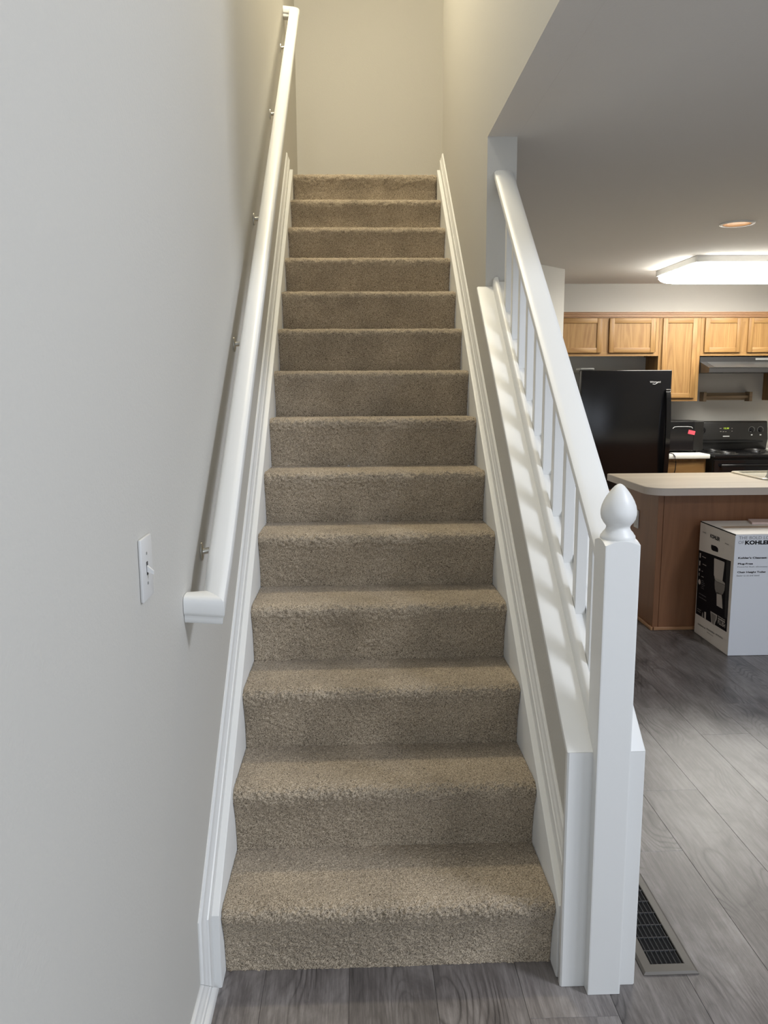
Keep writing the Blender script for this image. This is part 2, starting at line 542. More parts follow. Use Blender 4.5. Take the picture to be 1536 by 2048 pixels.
# ------------------------------------------------------------------ floor of planks
floor = struct('floor', boxm(WL, 5.0, -4.2, KB, -0.05, -0.008), M['vinyl_base'], loc=(0, 0, 0))
PW, PL = 0.21, 1.22
known = {-1: 0.46, 0: 0.83, 1: 1.562, 2: 1.276, -3: -0.18, -2: -0.95, -4: -0.8, -5: -0.62, -6: -0.18, -7: -0.9}
g = 0.0003
for k in range(-7, 19):
    xa, xb = 1.003 + PW * k, 1.003 + PW * (k + 1)
    xa, xb = max(xa, WL), min(xb, 4.9)
    if xb - xa < 0.03:
        continue
    y_end = 0.05 if xb <= WO else KB
    j0 = known.get(k, rng.uniform(0, PL))
    y = j0 - PL * math.ceil((j0 + 4.2) / PL)
    while y < y_end:
        ya, yb = max(y, -4.2), min(y + PL, y_end)
        if xa > 3.2 and yb < 1.5:
            y += PL
            continue
        if yb - ya > 0.03:
            cx, cy = (xa + xb) / 2, (ya + yb) / 2
            bm = boxm(xa + g, xb - g, ya + g, yb - g, -0.008, 0.0)
            top = [e for e in bm.edges if all(v.co.z > -0.001 for v in e.verts)]
            bmesh.ops.bevel(bm, geom=top, offset=0.0006, segments=1, affect='EDGES')
            obj('plank', bm, M['vinyl'], parent=floor, loc=(cx, cy, 0))
        y += PL

# ------------------------------------------------------------------ staircase
stair = thing('staircase', 'straight flight of fourteen beige carpeted steps between white skirt boards', 'staircase', (0.054, 0, 0))

prof_ctrl = [(0.0, -0.002), (-0.001, 0.03), (-0.007, 0.07), (-0.017, 0.11), (-0.029, 0.142), (-0.0365, 0.163), (-0.035, 0.178), (-0.024, 0.188), (-0.006, 0.1915), (0.03, 0.191), (0.12, 0.1900), (RUN + 0.004, 0.1885)]


def catmull(P, n=24):
    P = [np.array(p, float) for p in P]
    P = [2 * P[0] - P[1]] + P + [2 * P[-1] - P[-2]]
    out = []
    for i in range(1, len(P) - 2):
        for t in np.linspace(0, 1, n, endpoint=False):
            a, b, c, d = P[i - 1:i + 3]
            out.append(0.5 * (2 * b + (c - a) * t + (2 * a - 5 * b + 4 * c - d) * t * t + (3 * b - a - 3 * c + d) * t ** 3))
    out.append(P[-2])
    return np.array(out)


curve = catmull(prof_ctrl)
seglen = np.r_[0, np.cumsum(np.linalg.norm(np.diff(curve, axis=0), axis=1))]


def blur(a, k):
    for _ in range(k):
        a = (np.roll(a, 1, 0) + 2 * a + np.roll(a, -1, 0)) / 4
        a = (np.roll(a, 1, 1) + 2 * a + np.roll(a, -1, 1)) / 4
    return a


def grid_mesh(name, V, ns, nx, mat, parent):
    idx = np.arange(ns * nx).reshape(ns, nx)
    F = np.stack([idx[:-1, :-1], idx[:-1, 1:], idx[1:, 1:], idx[1:, :-1]], -1).reshape(-1, 4)
    me = bpy.data.meshes.new(name)
    me.vertices.add(len(V)); me.vertices.foreach_set('co', V.ravel())
    me.loops.add(F.size); me.loops.foreach_set('vertex_index', F.ravel().astype(np.int32))
    me.polygons.add(len(F)); me.polygons.foreach_set('loop_start', np.arange(0, F.size, 4, dtype=np.int32))
    me.polygons.foreach_set('use_smooth', np.ones(len(F), bool))
    me.update(calc_edges=True)
    me.materials.append(mat)
    o = bpy.data.objects.new(name, me)
    o.parent = parent
    COL.objects.link(o)
    return o


for k in range(1, NS + 1):
    ds = 0.0026 if k <= 3 else 0.0034 if k <= 7 else 0.005
    ns = int(seglen[-1] / ds); nx = int((XR - XL) / ds)
    s = np.linspace(0, seglen[-1], ns)
    cy = np.interp(s, seglen, curve[:, 0]); cz = np.interp(s, seglen, curve[:, 1])
    ty, tz = np.gradient(cy), np.gradient(cz)
    ln = np.hypot(ty, tz); ny, nz = -tz / ln, ty / ln
    xs = np.linspace(XL + 0.0008, XR - 0.0008, nx)
    h = blur(rng.standard_normal((ns, nx)), 1); h /= h.std()
    h2 = blur(rng.standard_normal((ns, nx)), 6); h2 /= h2.std()
    nose = np.exp(-((s - np.interp(-0.0, [0, 1], [0, 1]) - 0.185) / 0.03) ** 2)[:, None]
    riser = (s < 0.16)[:, None]
    D = (h * (0.0009 + 0.0013 * nose) + h2 * (0.00015 + 0.0003 * nose)) * (1.0 if k <= 7 else 0.6)
    # a faint waviness of the riser
    wav = 0.0015 * np.sin(xs * 9 + k * 1.7)[None, :] * riser
    D = D + wav
    edge = np.clip(np.minimum(xs - xs[0], xs[-1] - xs) / 0.012, 0, 1) ** 0.5
    drop = -(1 - edge)[None, :] * 0.003
    D = D + drop
    if k == 1:
        low = np.clip(1 - s / 0.03, 0, 1)[:, None]
        D = D + low * np.abs(h) * 0.0015
    X = np.repeat(xs[None, :], ns, 0) + blur(rng.standard_normal((ns, nx)), 1) * 0.0006
    X = np.clip(X, XL + 0.0005, XR - 0.0005)
    Y = cy[:, None] + ny[:, None] * D + (k - 1) * RUN
    Z = cz[:, None] + nz[:, None] * D + (k - 1) * RISE
    V = np.stack([X - stair.location.x, Y, np.maximum(Z, 0.0003)], -1).reshape(-1, 3)
    grid_mesh('carpeted_step', V, ns, nx, M['carpet'], stair)
# landing
struct('floor_landing', boxm(WL + 0.001, WI - 0.001, 3.0, 3.899, UF - 0.12, UF - 0.002), M['carpet'])


def skirt(side):
    """stringer board and the moulding that runs round its edge"""
    if side == 'L':
        fx, bx, wx, yend, ymold = XL, XL - 0.018, WL, 2.955, -0.055
    else:
        fx, bx, wx, yend, ymold = XR, XR + 0.018, WI, 2.955, -0.055
    pl = [(-0.055, 0.0005), (yend, 0.0005), (yend, SK + SL * yend), (-0.055, SK - SL * 0.055)]
    a, b = sorted((fx, bx))
    bm = prism(pl, 'x', a, b)
    es = [e for e in bm.edges if abs(e.verts[0].co.x - e.verts[1].co.x) < 1e-5 and abs(e.verts[0].co.x - fx) < 1e-5 and (e.verts[0].co.z + e.verts[1].co.z) > 0.15]
    bmesh.ops.bevel(bm, geom=es, offset=0.0035, segments=2, profile=0.5, affect='EDGES')
    obj('skirt_board', bm, M['trim'], parent=stair, smooth=True)
    sg = 1 if side == 'L' else -1
    # moulding profile: (distance from the board edge, thickness off the wall)
    pf = [(0.0, 0.019), (0.036, 0.019), (0.038, 0.0155), (0.044, 0.0145), (0.047, 0.0115), (0.056, 0.0085), (0.062, 0.0075), (0.066, 0.003), (0.066, 0.0)]
    cs = 1 / math.cos(math.atan(SL))
    rings = []
    ye = yend + 0.01
    for wv, t in pf:
        x = wx + sg * t
        if side == 'L':
            A = (x, -0.055 - wv, wv)
            B = (x, -0.055 - wv, SK + SL * (-0.055 - wv) + wv * cs)
        else:
            wy = -min(wv, 0.010) - 0.055
            A = (x, wy, 0.0005)
            B = (x, wy, SK + SL * wy + wv * cs)
        C_ = (x, ye, SK + SL * ye + wv * cs)
        rings.append((A, B, C_))
    back = (wx, -0.055, 0.0005)
    A = [r[0] for r in rings]; B = [r[1] for r in rings]; C_ = [r[2] for r in rings]
    A0 = [(wx, -0.055, 0.0 if side == 'R' else 0.0)] ; B0 = [(wx, -0.055, SK - SL * 0.055)]; C0 = [(wx, ye, SK + SL * ye)]
    bm = loft([A + A0, B + B0, C_ + C0])
    obj('skirt_molding', bm, M['trim'], parent=stair, smooth=True)


skirt('L')
skirt('R')

# low baseboard on the left wall, mitred to the skirt moulding
pf = [(0.0005, 0.030), (0.014, 0.030), (0.020, 0.026), (0.0225, 0.019), (0.036, 0.019), (0.038, 0.0155), (0.044, 0.0145), (0.047, 0.0115), (0.056, 0.0085), (0.062, 0.0075), (0.066, 0.003), (0.066, 0.0), (0.0005, 0.0)]
struct('baseboard_left', loft([[(WL + t, -4.19, wv) for wv, t in pf], [(WL + t, -0.056 - wv, wv) for wv, t in pf]]), M['trim'], smooth=True)
# shoe block that dies into the skirt
# ------------------------------------------------------------------ knee wall cap and end board
cap = thing('sloping_ledge', 'white sloping board capping the low stair wall and folding down behind the newel', 'ledge', (0.56, -0.07, 0))
CL, CR = 0.468, 0.652
th = 0.024
capprof = [(CL + 0.004, -th), (CL, -th + 0.004), (CL, -0.004), (CL + 0.004, 0), (CR - 0.004, 0), (CR, -0.004), (CR, -th + 0.004), (CR - 0.004, -th)]
yf = -0.087


def cap_ring(y):
    return [(x, y, CAPZ + CM * y + z) for x, z in capprof]


r_top = cap_ring(YT - 0.003)
# mitre at the front: offset the profile depth backwards
r_mit = [(x, yf - z * 0.85, CAPZ + CM * yf + z + CM * (-z * 0.85)) for x, z in capprof]
r_bot = [(x, yf - z * 0.85, 0.0008) for x, z in capprof]
obj('sloped_board', loft([r_top, r_mit]), M['trim'], parent=cap, smooth=True)
r_mit2 = [(x, y, z - 0.0004) for x, y, z in r_mit]
obj('end_board', loft([r_mit2, r_bot]), M['trim'], parent=cap, smooth=True)
# cove strips tucked under the cap, both sides
for s_, xw in ((1, WI), (-1, WO)):
    pr_ = [(xw, -th), (xw - s_ * 0.024, -th), (xw - s_ * 0.022, -th - 0.006), (xw - s_ * 0.010, -th - 0.012), (xw - s_ * 0.007, -th - 0.022), (xw, -th - 0.024)]
    obj('cove_strip', loft([[(x, y, CAPZ + CM * y + z) for x, z in pr_] for y in (-0.064, YT - 0.003)]), M['trim'], parent=cap, smooth=True)
    pr2 = [(xw, -0.0655), (xw - s_ * 0.022, -0.0655), (xw - s_ * 0.020, -0.060), (xw - s_ * 0.010, -0.054), (xw, -0.050)]
    if s_ == -1:
        obj('cove_strip', loft([[(x, y, z) for x, y in pr2] for z in (0.001, 0.59)]), M['trim'], parent=cap, smooth=True)

# ------------------------------------------------------------------ balustrade
bal = thing('balustrade', 'white painted stair balustrade with acorn-topped newel post, sloping handrail and square balusters', 'balustrade', (0.567, -0.077, 0))
NX, NY, NHW = 0.567, -0.0765, 0.0394
# newel: square shaft with a scalloped top
bm = bmesh.new()
n = 14
def ntop(x, y):
    r = math.hypot(x, y)
    return 1.1150 - 0.60 * max(0.0, r - 0.0375)
grid = [[bm.verts.new((NX + NHW * (2 * i / n - 1), NY + NHW * (2 * j / n - 1), ntop(NHW * (2 * i / n - 1), NHW * (2 * j / n - 1)))) for j in range(n + 1)] for i in range(n + 1)]
for i in range(n):
    for j in range(n):
        bm.faces.new((grid[i][j], grid[i + 1][j], grid[i + 1][j + 1], grid[i][j + 1]))
border = [grid[i][0] for i in range(n)] + [grid[n][j] for j in range(n)] + [grid[n - i][n] for i in range(n)] + [grid[0][n - j] for j in range(n)]
low = [bm.verts.new((v.co.x, v.co.y, 0.0008)) for v in border]
for i in range(len(border)):
    j = (i + 1) % len(border)
    bm.faces.new((border[j], border[i], low[i], low[j]))
bm.faces.new(low)
bmesh.ops.recalc_face_normals(bm, faces=bm.faces)
ve = [e for e in bm.edges if abs(abs(e.verts[0].co.x - NX) - NHW) < 1e-4 and abs(abs(e.verts[0].co.y - NY) - NHW) < 1e-4 and abs(e.verts[0].co.z - e.verts[1].co.z) > 0.5]
bmesh.ops.bevel(bm, geom=ve, offset=0.0022, segments=2, profile=0.5, affect='EDGES')
newel = obj('newel_post', bm, M['trim'], parent=bal, smooth=True)
fin = [(0.034, 1.100), (0.0375, 1.110), (0.0385, 1.1165), (0.0378, 1.1215), (0.0352, 1.1245), (0.0335, 1.1280), (0.0292, 1.1325), (0.0266, 1.1370), (0.0258, 1.1410), (0.0275, 1.1450), (0.0325, 1.1510), (0.0370, 1.1590), (0.0393, 1.1690), (0.0392, 1.1785), (0.0372, 1.1885), (0.0332, 1.1990), (0.0280, 1.2090), (0.0220, 1.2180), (0.0160, 1.2260), (0.0100, 1.2325), (0.005, 1.2360), (0.0010, 1.2375)]
obj('acorn_finial', lathe(fin, NX, NY, 40), M['trim'], parent=newel, smooth=True)
# shoe rail
SHT = 0.020
shp = [(0.530, 0.0003), (0.531, 0.022), (0.535, 0.033), (0.5405, 0.038), (0.5515, 0.038), (0.5520, 0.020), (0.5822, 0.020), (0.5827, 0.038), (0.5935, 0.038), (0.599, 0.033), (0.603, 0.022), (0.604, 0.0003)]
obj('shoe_rail', slope_extrude(shp, -0.0365, YT - 0.0045, CM, CAPZ), M['trim'], parent=bal, smooth=True)
# handrail, plumb-cut profile
RZ = 1.118
rp = [(-0.024, -0.052), (-0.027, -0.046), (-0.027, -0.037), (-0.031, -0.033), (-0.0375, -0.027), (-0.0385, -0.018), (-0.0365, -0.008), (-0.030, -0.0025), (-0.018, 0.0), (0.018, 0.0), (0.030, -0.0025), (0.0365, -0.008), (0.0385, -0.018), (0.0375, -0.027), (0.031, -0.033), (0.027, -0.037), (0.027, -0.046), (0.024, -0.052)]
obj('handrail', slope_extrude([(NX + x, z) for x, z in rp], NY + NHW + 0.0005, YT - 0.002, CM, RZ), M['trim'], parent=bal, smooth=True)
# fillet between the balusters under the rail
obj('rail_fillet', slope_extrude([(NX - 0.016, -0.058), (NX + 0.016, -0.058), (NX + 0.016, -0.0525), (NX - 0.016, -0.0525)], NY + NHW + 0.0005, YT - 0.002, CM, RZ), M['trim'], parent=bal)
hb = 0.0142
for k in range(10):
    y = 0.073 + 0.131 * k
    lo = lambda yy: CAPZ + SHT + CM * yy + 0.0004
    hi = lambda yy: RZ - 0.0585 + CM * yy
    bm = bmesh.new()
    c = [(NX - hb, y - hb), (NX + hb, y - hb), (NX + hb, y + hb), (NX - hb, y + hb)]
    vs = [bm.verts.new((a, b_, lo(b_))) for a, b_ in c] + [bm.verts.new((a, b_, hi(b_))) for a, b_ in c]
    for f in ((0, 3, 2, 1), (4, 5, 6, 7), (0, 1, 5, 4), (1, 2, 6, 5), (2, 3, 7, 6), (3, 0, 4, 7)):
        bm.faces.new([vs[i] for i in f])
    ve = [e for e in bm.edges if abs(e.verts[0].co.z - e.verts[1].co.z) > 0.2]
    bmesh.ops.bevel(bm, geom=ve, offset=0.0015, segments=1, affect='EDGES')
    obj('baluster', bm, M['trim'], parent=bal)

# ------------------------------------------------------------------ wall handrail on the left
hr = thing('wall_handrail', 'long white wooden handrail on metal brackets along the left stair wall', 'handrail', (WL, 0, 1.0))
HX, HZ = -0.332, 1.086
hp = [(-0.019, -0.060), (-0.022, -0.056), (-0.022, -0.043), (-0.0255, -0.040), (-0.0275, -0.034), (-0.0275, -0.016), (-0.0255, -0.007), (-0.020, -0.002), (-0.010, 0.0), (0.010, 0.0), (0.020, -0.002), (0.0255, -0.007), (0.0275, -0.016), (0.0275, -0.034), (0.0255, -0.040), (0.022, -0.043), (0.022, -0.056), (0.019, -0.060)]
Ya, Yb = -0.098, 2.985
HM = 0.825


def hz(y):
    return HZ + HM * y


def ret_profile(y0, z0, flip):
    """section of the return piece, in the y-z plane"""
    return [(y0 + flip * (x), z0 + z) for x, z in hp]


# sloping length: mitred against both returns, so its ends are cut at the diagonal
ra = [(HX + x, Ya + x * 1.0, hz(Ya + x) + z) for x, z in hp]
rb = [(HX + x, Yb + x * -0.0 + 0.027, hz(Yb + 0.027) + z) for x, z in hp]
def end_ring(y, sg, k=0.25):
    return [(HX + x, y + sg * x, hz(y) + z + sg * HM * x * k) for x, z in hp]


rail_bm = loft([end_ring(Ya, -1), [(HX + x, Ya + 0.09, hz(Ya + 0.09) + z) for x, z in hp], [(HX + x, Yb - 0.09, hz(Yb - 0.09) + z) for x, z in hp], end_ring(Yb, 1)])
railo = obj('rail', rail_bm, M['trim'], parent=hr, smooth=True)
# lower return: runs from the wall to the mitre; the section lies in the mitre plane at one end
lo_m = end_ring(Ya, -1)
lo_w = [(WL + 0.001, Ya - x + 0.006, hz(Ya) + z) for x, z in hp]
obj('rail_return', loft([lo_m, lo_w]), M['trim'], parent=hr, smooth=True)
up_m = end_ring(Yb, 1)
up_w = [(WL + 0.001, Yb + x, hz(Yb) + z) for x, z in hp]
obj('rail_return', loft([up_m, up_w]), M['trim'], parent=hr, smooth=True)
for y in (0.107, 0.745, 1.347, 2.089, 2.75):
    zb = hz(y) - 0.060
    br = obj('bracket', join(tube([(WL + 0.004, y - 0.01, zb - 0.055), (WL + 0.022, y - 0.006, zb - 0.052), (WL + 0.045, y, zb - 0.035), (WL + 0.060, y, zb - 0.010), (HX, y, zb + 0.001)], 0.0075, 10),
                             slope_extrude([(HX - 0.012, -0.060), (HX + 0.012, -0.060), (HX + 0.012, -0.0585), (HX - 0.012, -0.0585)], y - 0.03, y + 0.03, HM, HZ)), M['nickel'], parent=hr, smooth=True)
    pl = [(WL + 0.0005 if i == 0 else WL + 0.005, ) for i in range(2)]
    rings = []
    for x, rr in ((WL + 0.0006, 0.015), (WL + 0.004, 0.015), (WL + 0.006, 0.010)):
        rings.append([(x, y - 0.01 + rr * 0.8 * math.cos(a * PI / 8), zb - 0.055 + rr * 1.5 * math.sin(a * PI / 8)) for a in range(16)])
    obj('rosette', loft(rings), M['nickel'], parent=br, smooth=True)

# ------------------------------------------------------------------ light switch
sw = thing('light_switch', 'white toggle light switch on the left wall below the handrail end', 'switch', (WL, -0.408, 1.136))
y0, y1, z0, z1 = -0.439, -0.369, 1.080, 1.192
obj('plate', prism([(y0, z0), (y1, z0), (y1, z1), (y0, z1)], 'x', WL + 0.0003, WL + 0.0065, 0.0022), M['plate'], parent=sw, smooth=True)
tg = obj('toggle_slot', boxm(WL + 0.0062, WL + 0.0070, -0.4125, -0.4035, 1.124, 1.148), M['slot'], parent=sw)
obj('toggle', loft([[(WL + 0.006, -0.4115, 1.130), (WL + 0.006, -0.4045, 1.130), (WL + 0.006, -0.4045, 1.142), (WL + 0.006, -0.4115, 1.142)], [(WL + 0.018, -0.4105, 1.125), (WL + 0.018, -0.4055, 1.125), (WL + 0.018, -0.4055, 1.131), (WL + 0.018, -0.4105, 1.131)]]), M['plate'], parent=sw)
for zz in (1.163, 1.109):
    obj('screw', boxm(WL + 0.0062, WL + 0.0074, -0.4105, -0.4055, zz - 0.0025, zz + 0.0025, 0.0008), M['grey_plastic'], parent=sw)

# ------------------------------------------------------------------ floor register
vt = thing('floor_vent', 'brown-grey metal floor register with dark slots beside the newel post', 'vent', (0.756, 0.13, 0))
vx0, vx1, vy0, vy1 = 0.686, 0.826, -0.060, 0.346
ix0, ix1, iy0, iy1 = 0.714, 0.800, -0.028, 0.314
def frame_ring(x0, x1, y0, y1, z):
    return [(x0, y0, z), (x1, y0, z), (x1, y1, z), (x0, y1, z)]
e_ = 0.006
rings = [frame_ring(vx0, vx1, vy0, vy1, 0.0004), frame_ring(vx0, vx1, vy0, vy1, 0.0022), frame_ring(vx0 + e_, vx1 - e_, vy0 + e_, vy1 - e_, 0.0058), frame_ring(ix0 - 0.002, ix1 + 0.002, iy0 - 0.002, iy1 + 0.002, 0.0062), frame_ring(ix0, ix1, iy0, iy1, 0.0055), frame_ring(ix0, ix1, iy0, iy1, 0.0004)]
obj('frame', loft(rings, caps=False), M['vent'], parent=vt)
obj('backing', boxm(ix0, ix1, iy0, iy1, 0.0003, 0.0007), M['void'], parent=vt)
nb = 7
for i in range(1, nb):
    y = iy0 + (iy1 - iy0) * i / nb
    obj('cross_bar', boxm(ix0, ix1, y - 0.0012, y + 0.0012, 0.0008, 0.0050), M['fin'], parent=vt)
for i in range(7):
    x = ix0 + (ix1 - ix0) * (i + 0.5) / 7
    bm = loft([[(x - 0.0006, y, 0.0050), (x + 0.0006, y, 0.0050), (x - 0.0020, y, 0.0008), (x - 0.0032, y, 0.0008)] for y in (iy0, iy1)])
    obj('fin', bm, M['fin'], parent=vt)

# ------------------------------------------------------------------ kitchen island
isl = thing('kitchen_island', 'reddish-brown veneered kitchen island with a pale counter overhang', 'island', (2.9, 3.0, 0))
IX, IY, IYb, IT = 1.755, 2.70, 3.33, 0.828
cab = obj('island_body', boxm(IX + 0.006, 4.3, IY + 0.006, IYb, 0.001, IT), M['island'], parent=isl)
obj('front_panel', boxm(IX + 0.035, 4.3, IY, IY + 0.006, 0.001, IT), M['island'], parent=isl)
obj('corner_strip', boxm(IX - 0.001, IX + 0.032, IY - 0.003, IY + 0.005, 0.001, IT, 0.002), M['island'], parent=isl)
obj('side_panel', boxm(IX, IX + 0.006, IY + 0.006, IYb, 0.001, IT), M['island'], parent=isl)
obj('base_strip', boxm(IX + 0.004, 4.3, IY - 0.014, IY - 0.001, 0.001, 0.022, 0.004), M['oak_trim'], parent=isl)
obj('base_strip', boxm(IX - 0.014, IX - 0.001, IY - 0.014, IYb, 0.001, 0.022, 0.004), M['oak_trim'], parent=isl)
# outlet on the island's side
ou = thing('wall_outlet', 'white outlet cover on the narrow side of the wooden island', 'outlet', (IX, 3.04, 0.62))
obj('cover_plate', boxm(IX - 0.006, IX - 0.0003, 3.000, 3.075, 0.566, 0.680, 0.002), M['plate'], parent=ou)
for zz in (0.600, 0.640):
    obj('socket', boxm(IX - 0.0085, IX - 0.0055, 3.020, 3.055, zz - 0.014, zz + 0.014, 0.002), M['plate'], parent=ou)
# counter
ct = thing('island_counter', 'beige mottled laminate counter with rounded corner on the island', 'countertop', (2.9, 3.0, 0.83))
cx0, cy0, cy1, cx1 = 1.665, 2.602, 3.395, 4.4
rr = 0.11
poly = [(cx0 + rr - rr * math.cos(a * PI / 16), cy0 + rr - rr * math.sin(a * PI / 16)) for a in range(9)]
poly += [(cx1, cy0), (cx1, cy1), (cx0 + 0.02, cy1), (cx0 + 0.006, cy1 - 0.006), (cx0, cy1 - 0.02)]
bm = prism(poly, 'z', 0.829, 0.870)
obj('worktop_edge', bm, M['lam_edge'], parent=ct, smooth=True)
def inset(poly, d):
    cxm = sum(p[0] for p in poly) / len(poly); cym = sum(p[1] for p in poly) / len(poly)
    return [(p[0] + (d if p[0] < cxm else -d), p[1] + (d if p[1] < cym else -d)) for p in poly]
obj('worktop_surface', prism(inset(poly, 0.0025), 'z', 0.8701, 0.8716), M['laminate'], parent=ct)
# sink
sk = thing('kitchen_sink', 'white drop-in sink set into the island counter', 'sink', (2.9, 3.15, 0.87))
sx0, sx1, sy0, sy1 = 2.50, 3.34, 2.93, 3.385
def rrect(x0, x1, y0, y1, r, z, n=5):
    out = []
    for (cx, cy, a0) in ((x1 - r, y0 + r, -90), (x1 - r, y1 - r, 0), (x0 + r, y1 - r, 90), (x0 + r, y0 + r, 180)):
        for i in range(n + 1):
            a = math.radians(a0 + 90 * i / n)
            out.append((cx + r * math.cos(a), cy + r * math.sin(a), z))
    return out
rings = [rrect(sx0, sx1, sy0, sy1, 0.03, 0.8718), rrect(sx0 + 0.001, sx1 - 0.001, sy0 + 0.001, sy1 - 0.001, 0.03, 0.880), rrect(sx0 + 0.006, sx1 - 0.006, sy0 + 0.006, sy1 - 0.006, 0.03, 0.884), rrect(sx0 + 0.03, sx1 - 0.03, sy0 + 0.075, sy1 - 0.03, 0.04, 0.883), rrect(sx0 + 0.034, sx1 - 0.034, sy0 + 0.079, sy1 - 0.034, 0.04, 0.8735), rrect(sx0 + 0.05, sx1 - 0.05, sy0 + 0.095, sy1 - 0.05, 0.05, 0.8725)]
bm = loft(rings, caps=False)
f = bm.faces.new([v for v in bm.verts][-24:])
bmesh.ops.recalc_face_normals(bm, faces=bm.faces)
obj('basin_rim', bm, M['basin'], parent=sk, smooth=True)
obj('divider', boxm(2.90, 2.935, sy0 + 0.10, sy1 - 0.055, 0.8727, 0.880, 0.003), M['basin'], parent=sk)
fc = thing('faucet', 'chrome faucet standing on the sink deck at the photo edge', 'faucet', (2.66, 2.972, 0.884))
obj('faucet_base', lathe([(0.030, 0.8842), (0.030, 0.890), (0.024, 0.900), (0.020, 0.925), (0.018, 0.950), (0.001, 0.958)], 2.562, 2.972, 20), M['chrome'], parent=fc, smooth=True)
obj('spout', tube([(2.562, 2.975, 0.935), (2.575, 3.00, 0.968), (2.64, 3.07, 0.985), (2.68, 3.14, 0.970), (2.685, 3.155, 0.945)], 0.011, 12), M['chrome'], parent=fc, smooth=True)
obj('lever', tube([(2.562, 2.972, 0.957), (2.59, 2.965, 0.975), (2.63, 2.96, 0.985)], 0.006, 8), M['chrome'], parent=fc, smooth=True)

# ------------------------------------------------------------------ toilet carton
bx = thing('shipping_carton', 'tall white toilet carton with black printed side, standing against the island', 'box', (2.27, 2.44, 0))
X0, X1, Y0, Y1, BZ = 1.990, 2.560, 2.225, 2.650, 0.672
bm = boxm(X0, X1, Y0, Y1, 0.001, BZ - 0.003, 0.0015, 1)
body = obj('carton_body', bm, [M['card'], M['card_side']], parent=bx)
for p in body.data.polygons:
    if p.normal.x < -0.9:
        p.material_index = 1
obj('top_flap', boxm(X0 + 0.004, X1 - 0.002, Y0 + 0.002, (Y0 + Y1) / 2 - 0.001, BZ - 0.0028, BZ, 0.0008), M['card_top'], parent=bx)
obj('top_flap', boxm(X0 + 0.004, X1 - 0.002, (Y0 + Y1) / 2 + 0.001, Y1 - 0.002, BZ - 0.0028, BZ, 0.0008), M['card_top'], parent=bx)
obj('tape_strip', boxm(X0 + 0.03, X1 - 0.03, 2.412, 2.462, BZ + 0.0001, BZ + 0.0006), M['brown_tag'], parent=bx)
obj('top_seam', boxm(X0 - 0.0006, X0 + 0.003, Y0, Y1, BZ - 0.006, BZ - 0.0015), M['ink'], parent=bx, label='dark open seam along the top edge')
SX = X0 - 0.0006


def side_poly(name, pts, mat, d=0.0, parent=bx):
    """flat print on the left side: points (y, z)"""
    bm_ = bmesh.new()
    vs_ = [bm_.verts.new((SX - d, y, z)) for y, z in pts]
    fc_ = bm_.faces.new(vs_)
    if fc_.normal.x > 0:
        fc_.normal_flip()
    bmesh.ops.triangulate(bm_, faces=bm_.faces)
    return obj(name, bm_, mat, parent=parent)


side_poly('printed_panel', [(2.647, 0.500), (2.256, 0.520), (2.252, 0.126), (2.640, 0.118)], M['ink'])
side_poly('panel_grey_strip', [(2.305, 0.515), (2.262, 0.518), (2.258, 0.20), (2.285, 0.20)], M['print_mid'].copy() if False else plain('panel_grey', (0.035, 0.032, 0.032), 0.8, spec=0.2), 0.0002)  # lighter grey strip near the panel's front edge
side_poly('hand_hole', [(2.497, 0.562), (2.44, 0.565), (2.415, 0.560), (2.408, 0.548), (2.410, 0.536), (2.47, 0.532), (2.488, 0.535), (2.496, 0.545)], M['ink'])
text('brand_lettering', 'KOHLER', M['ink'], bx, (SX, 2.514, 0.600), (0, -1, 0), 0.118, 0.022, off=0.035)
# printed picture of a toilet
side_poly('tank_picture', [(2.449, 0.487), (2.446, 0.495), (2.326, 0.499), (2.324, 0.491), (2.334, 0.400), (2.335, 0.390), (2.429, 0.388), (2.440, 0.400)], M['print_light'], 0.0004)
side_poly('seat_picture', [(2.432, 0.388), (2.335, 0.392), (2.306, 0.386), (2.303, 0.377), (2.40, 0.372), (2.425, 0.378)], plain('print_warm', (0.40, 0.36, 0.32), 0.6), 0.0005)
side_poly('bowl_picture', [(2.425, 0.376), (2.400, 0.370), (2.303, 0.375), (2.306, 0.345), (2.320, 0.322), (2.335, 0.312), (2.400, 0.305), (2.418, 0.325), (2.425, 0.350)], M['print_mid'], 0.0004)
side_poly('pedestal_picture', [(2.395, 0.312), (2.335, 0.314), (2.326, 0.290), (2.316, 0.245), (2.314, 0.239), (2.385, 0.238), (2.388, 0.262)], M['print_light'], 0.0004)
for yy, zz, ww, hh in ((2.632, 0.458, 0.013, 0.028), (2.632, 0.412, 0.012, 0.028), (2.630, 0.380, 0.014, 0.014), (2.628, 0.350, 0.006, 0.018)):
    side_poly('feature_icon', [(yy, zz), (yy - ww, zz), (yy - ww * 1.1, zz + hh), (yy + 0.001, zz + hh)], M['print_light'], 0.0004)
side_poly('round_icon', [(2.615 + 0.016 * math.cos(a * PI / 8), 0.316 + 0.016 * math.sin(a * PI / 8)) for a in range(16)], M['print_light'], 0.0004)
def bars(y0_, z0_, wds, h_, mat, name='fine_print', gap=0.004):
    y_ = y0_
    out = None
    bm_ = bmesh.new()
    for wd in wds:
        nl = max(2, int(wd / 0.005))
        for q in range(nl):
            ya_ = y_ - wd * q / nl
            yb_ = ya_ - wd / nl * 0.72
            zt = z0_ + h_ * random.uniform(0.7, 1.0)
            bm_.faces.new([bm_.verts.new((SX - 0.0004, a_, b2)) for a_, b2 in ((ya_, z0_), (ya_, zt), (yb_, zt), (yb_, z0_))])
        y_ -= wd + gap
    o_ = obj(name, bm_, mat, parent=bx)
    o_['kind'] = 'stuff'
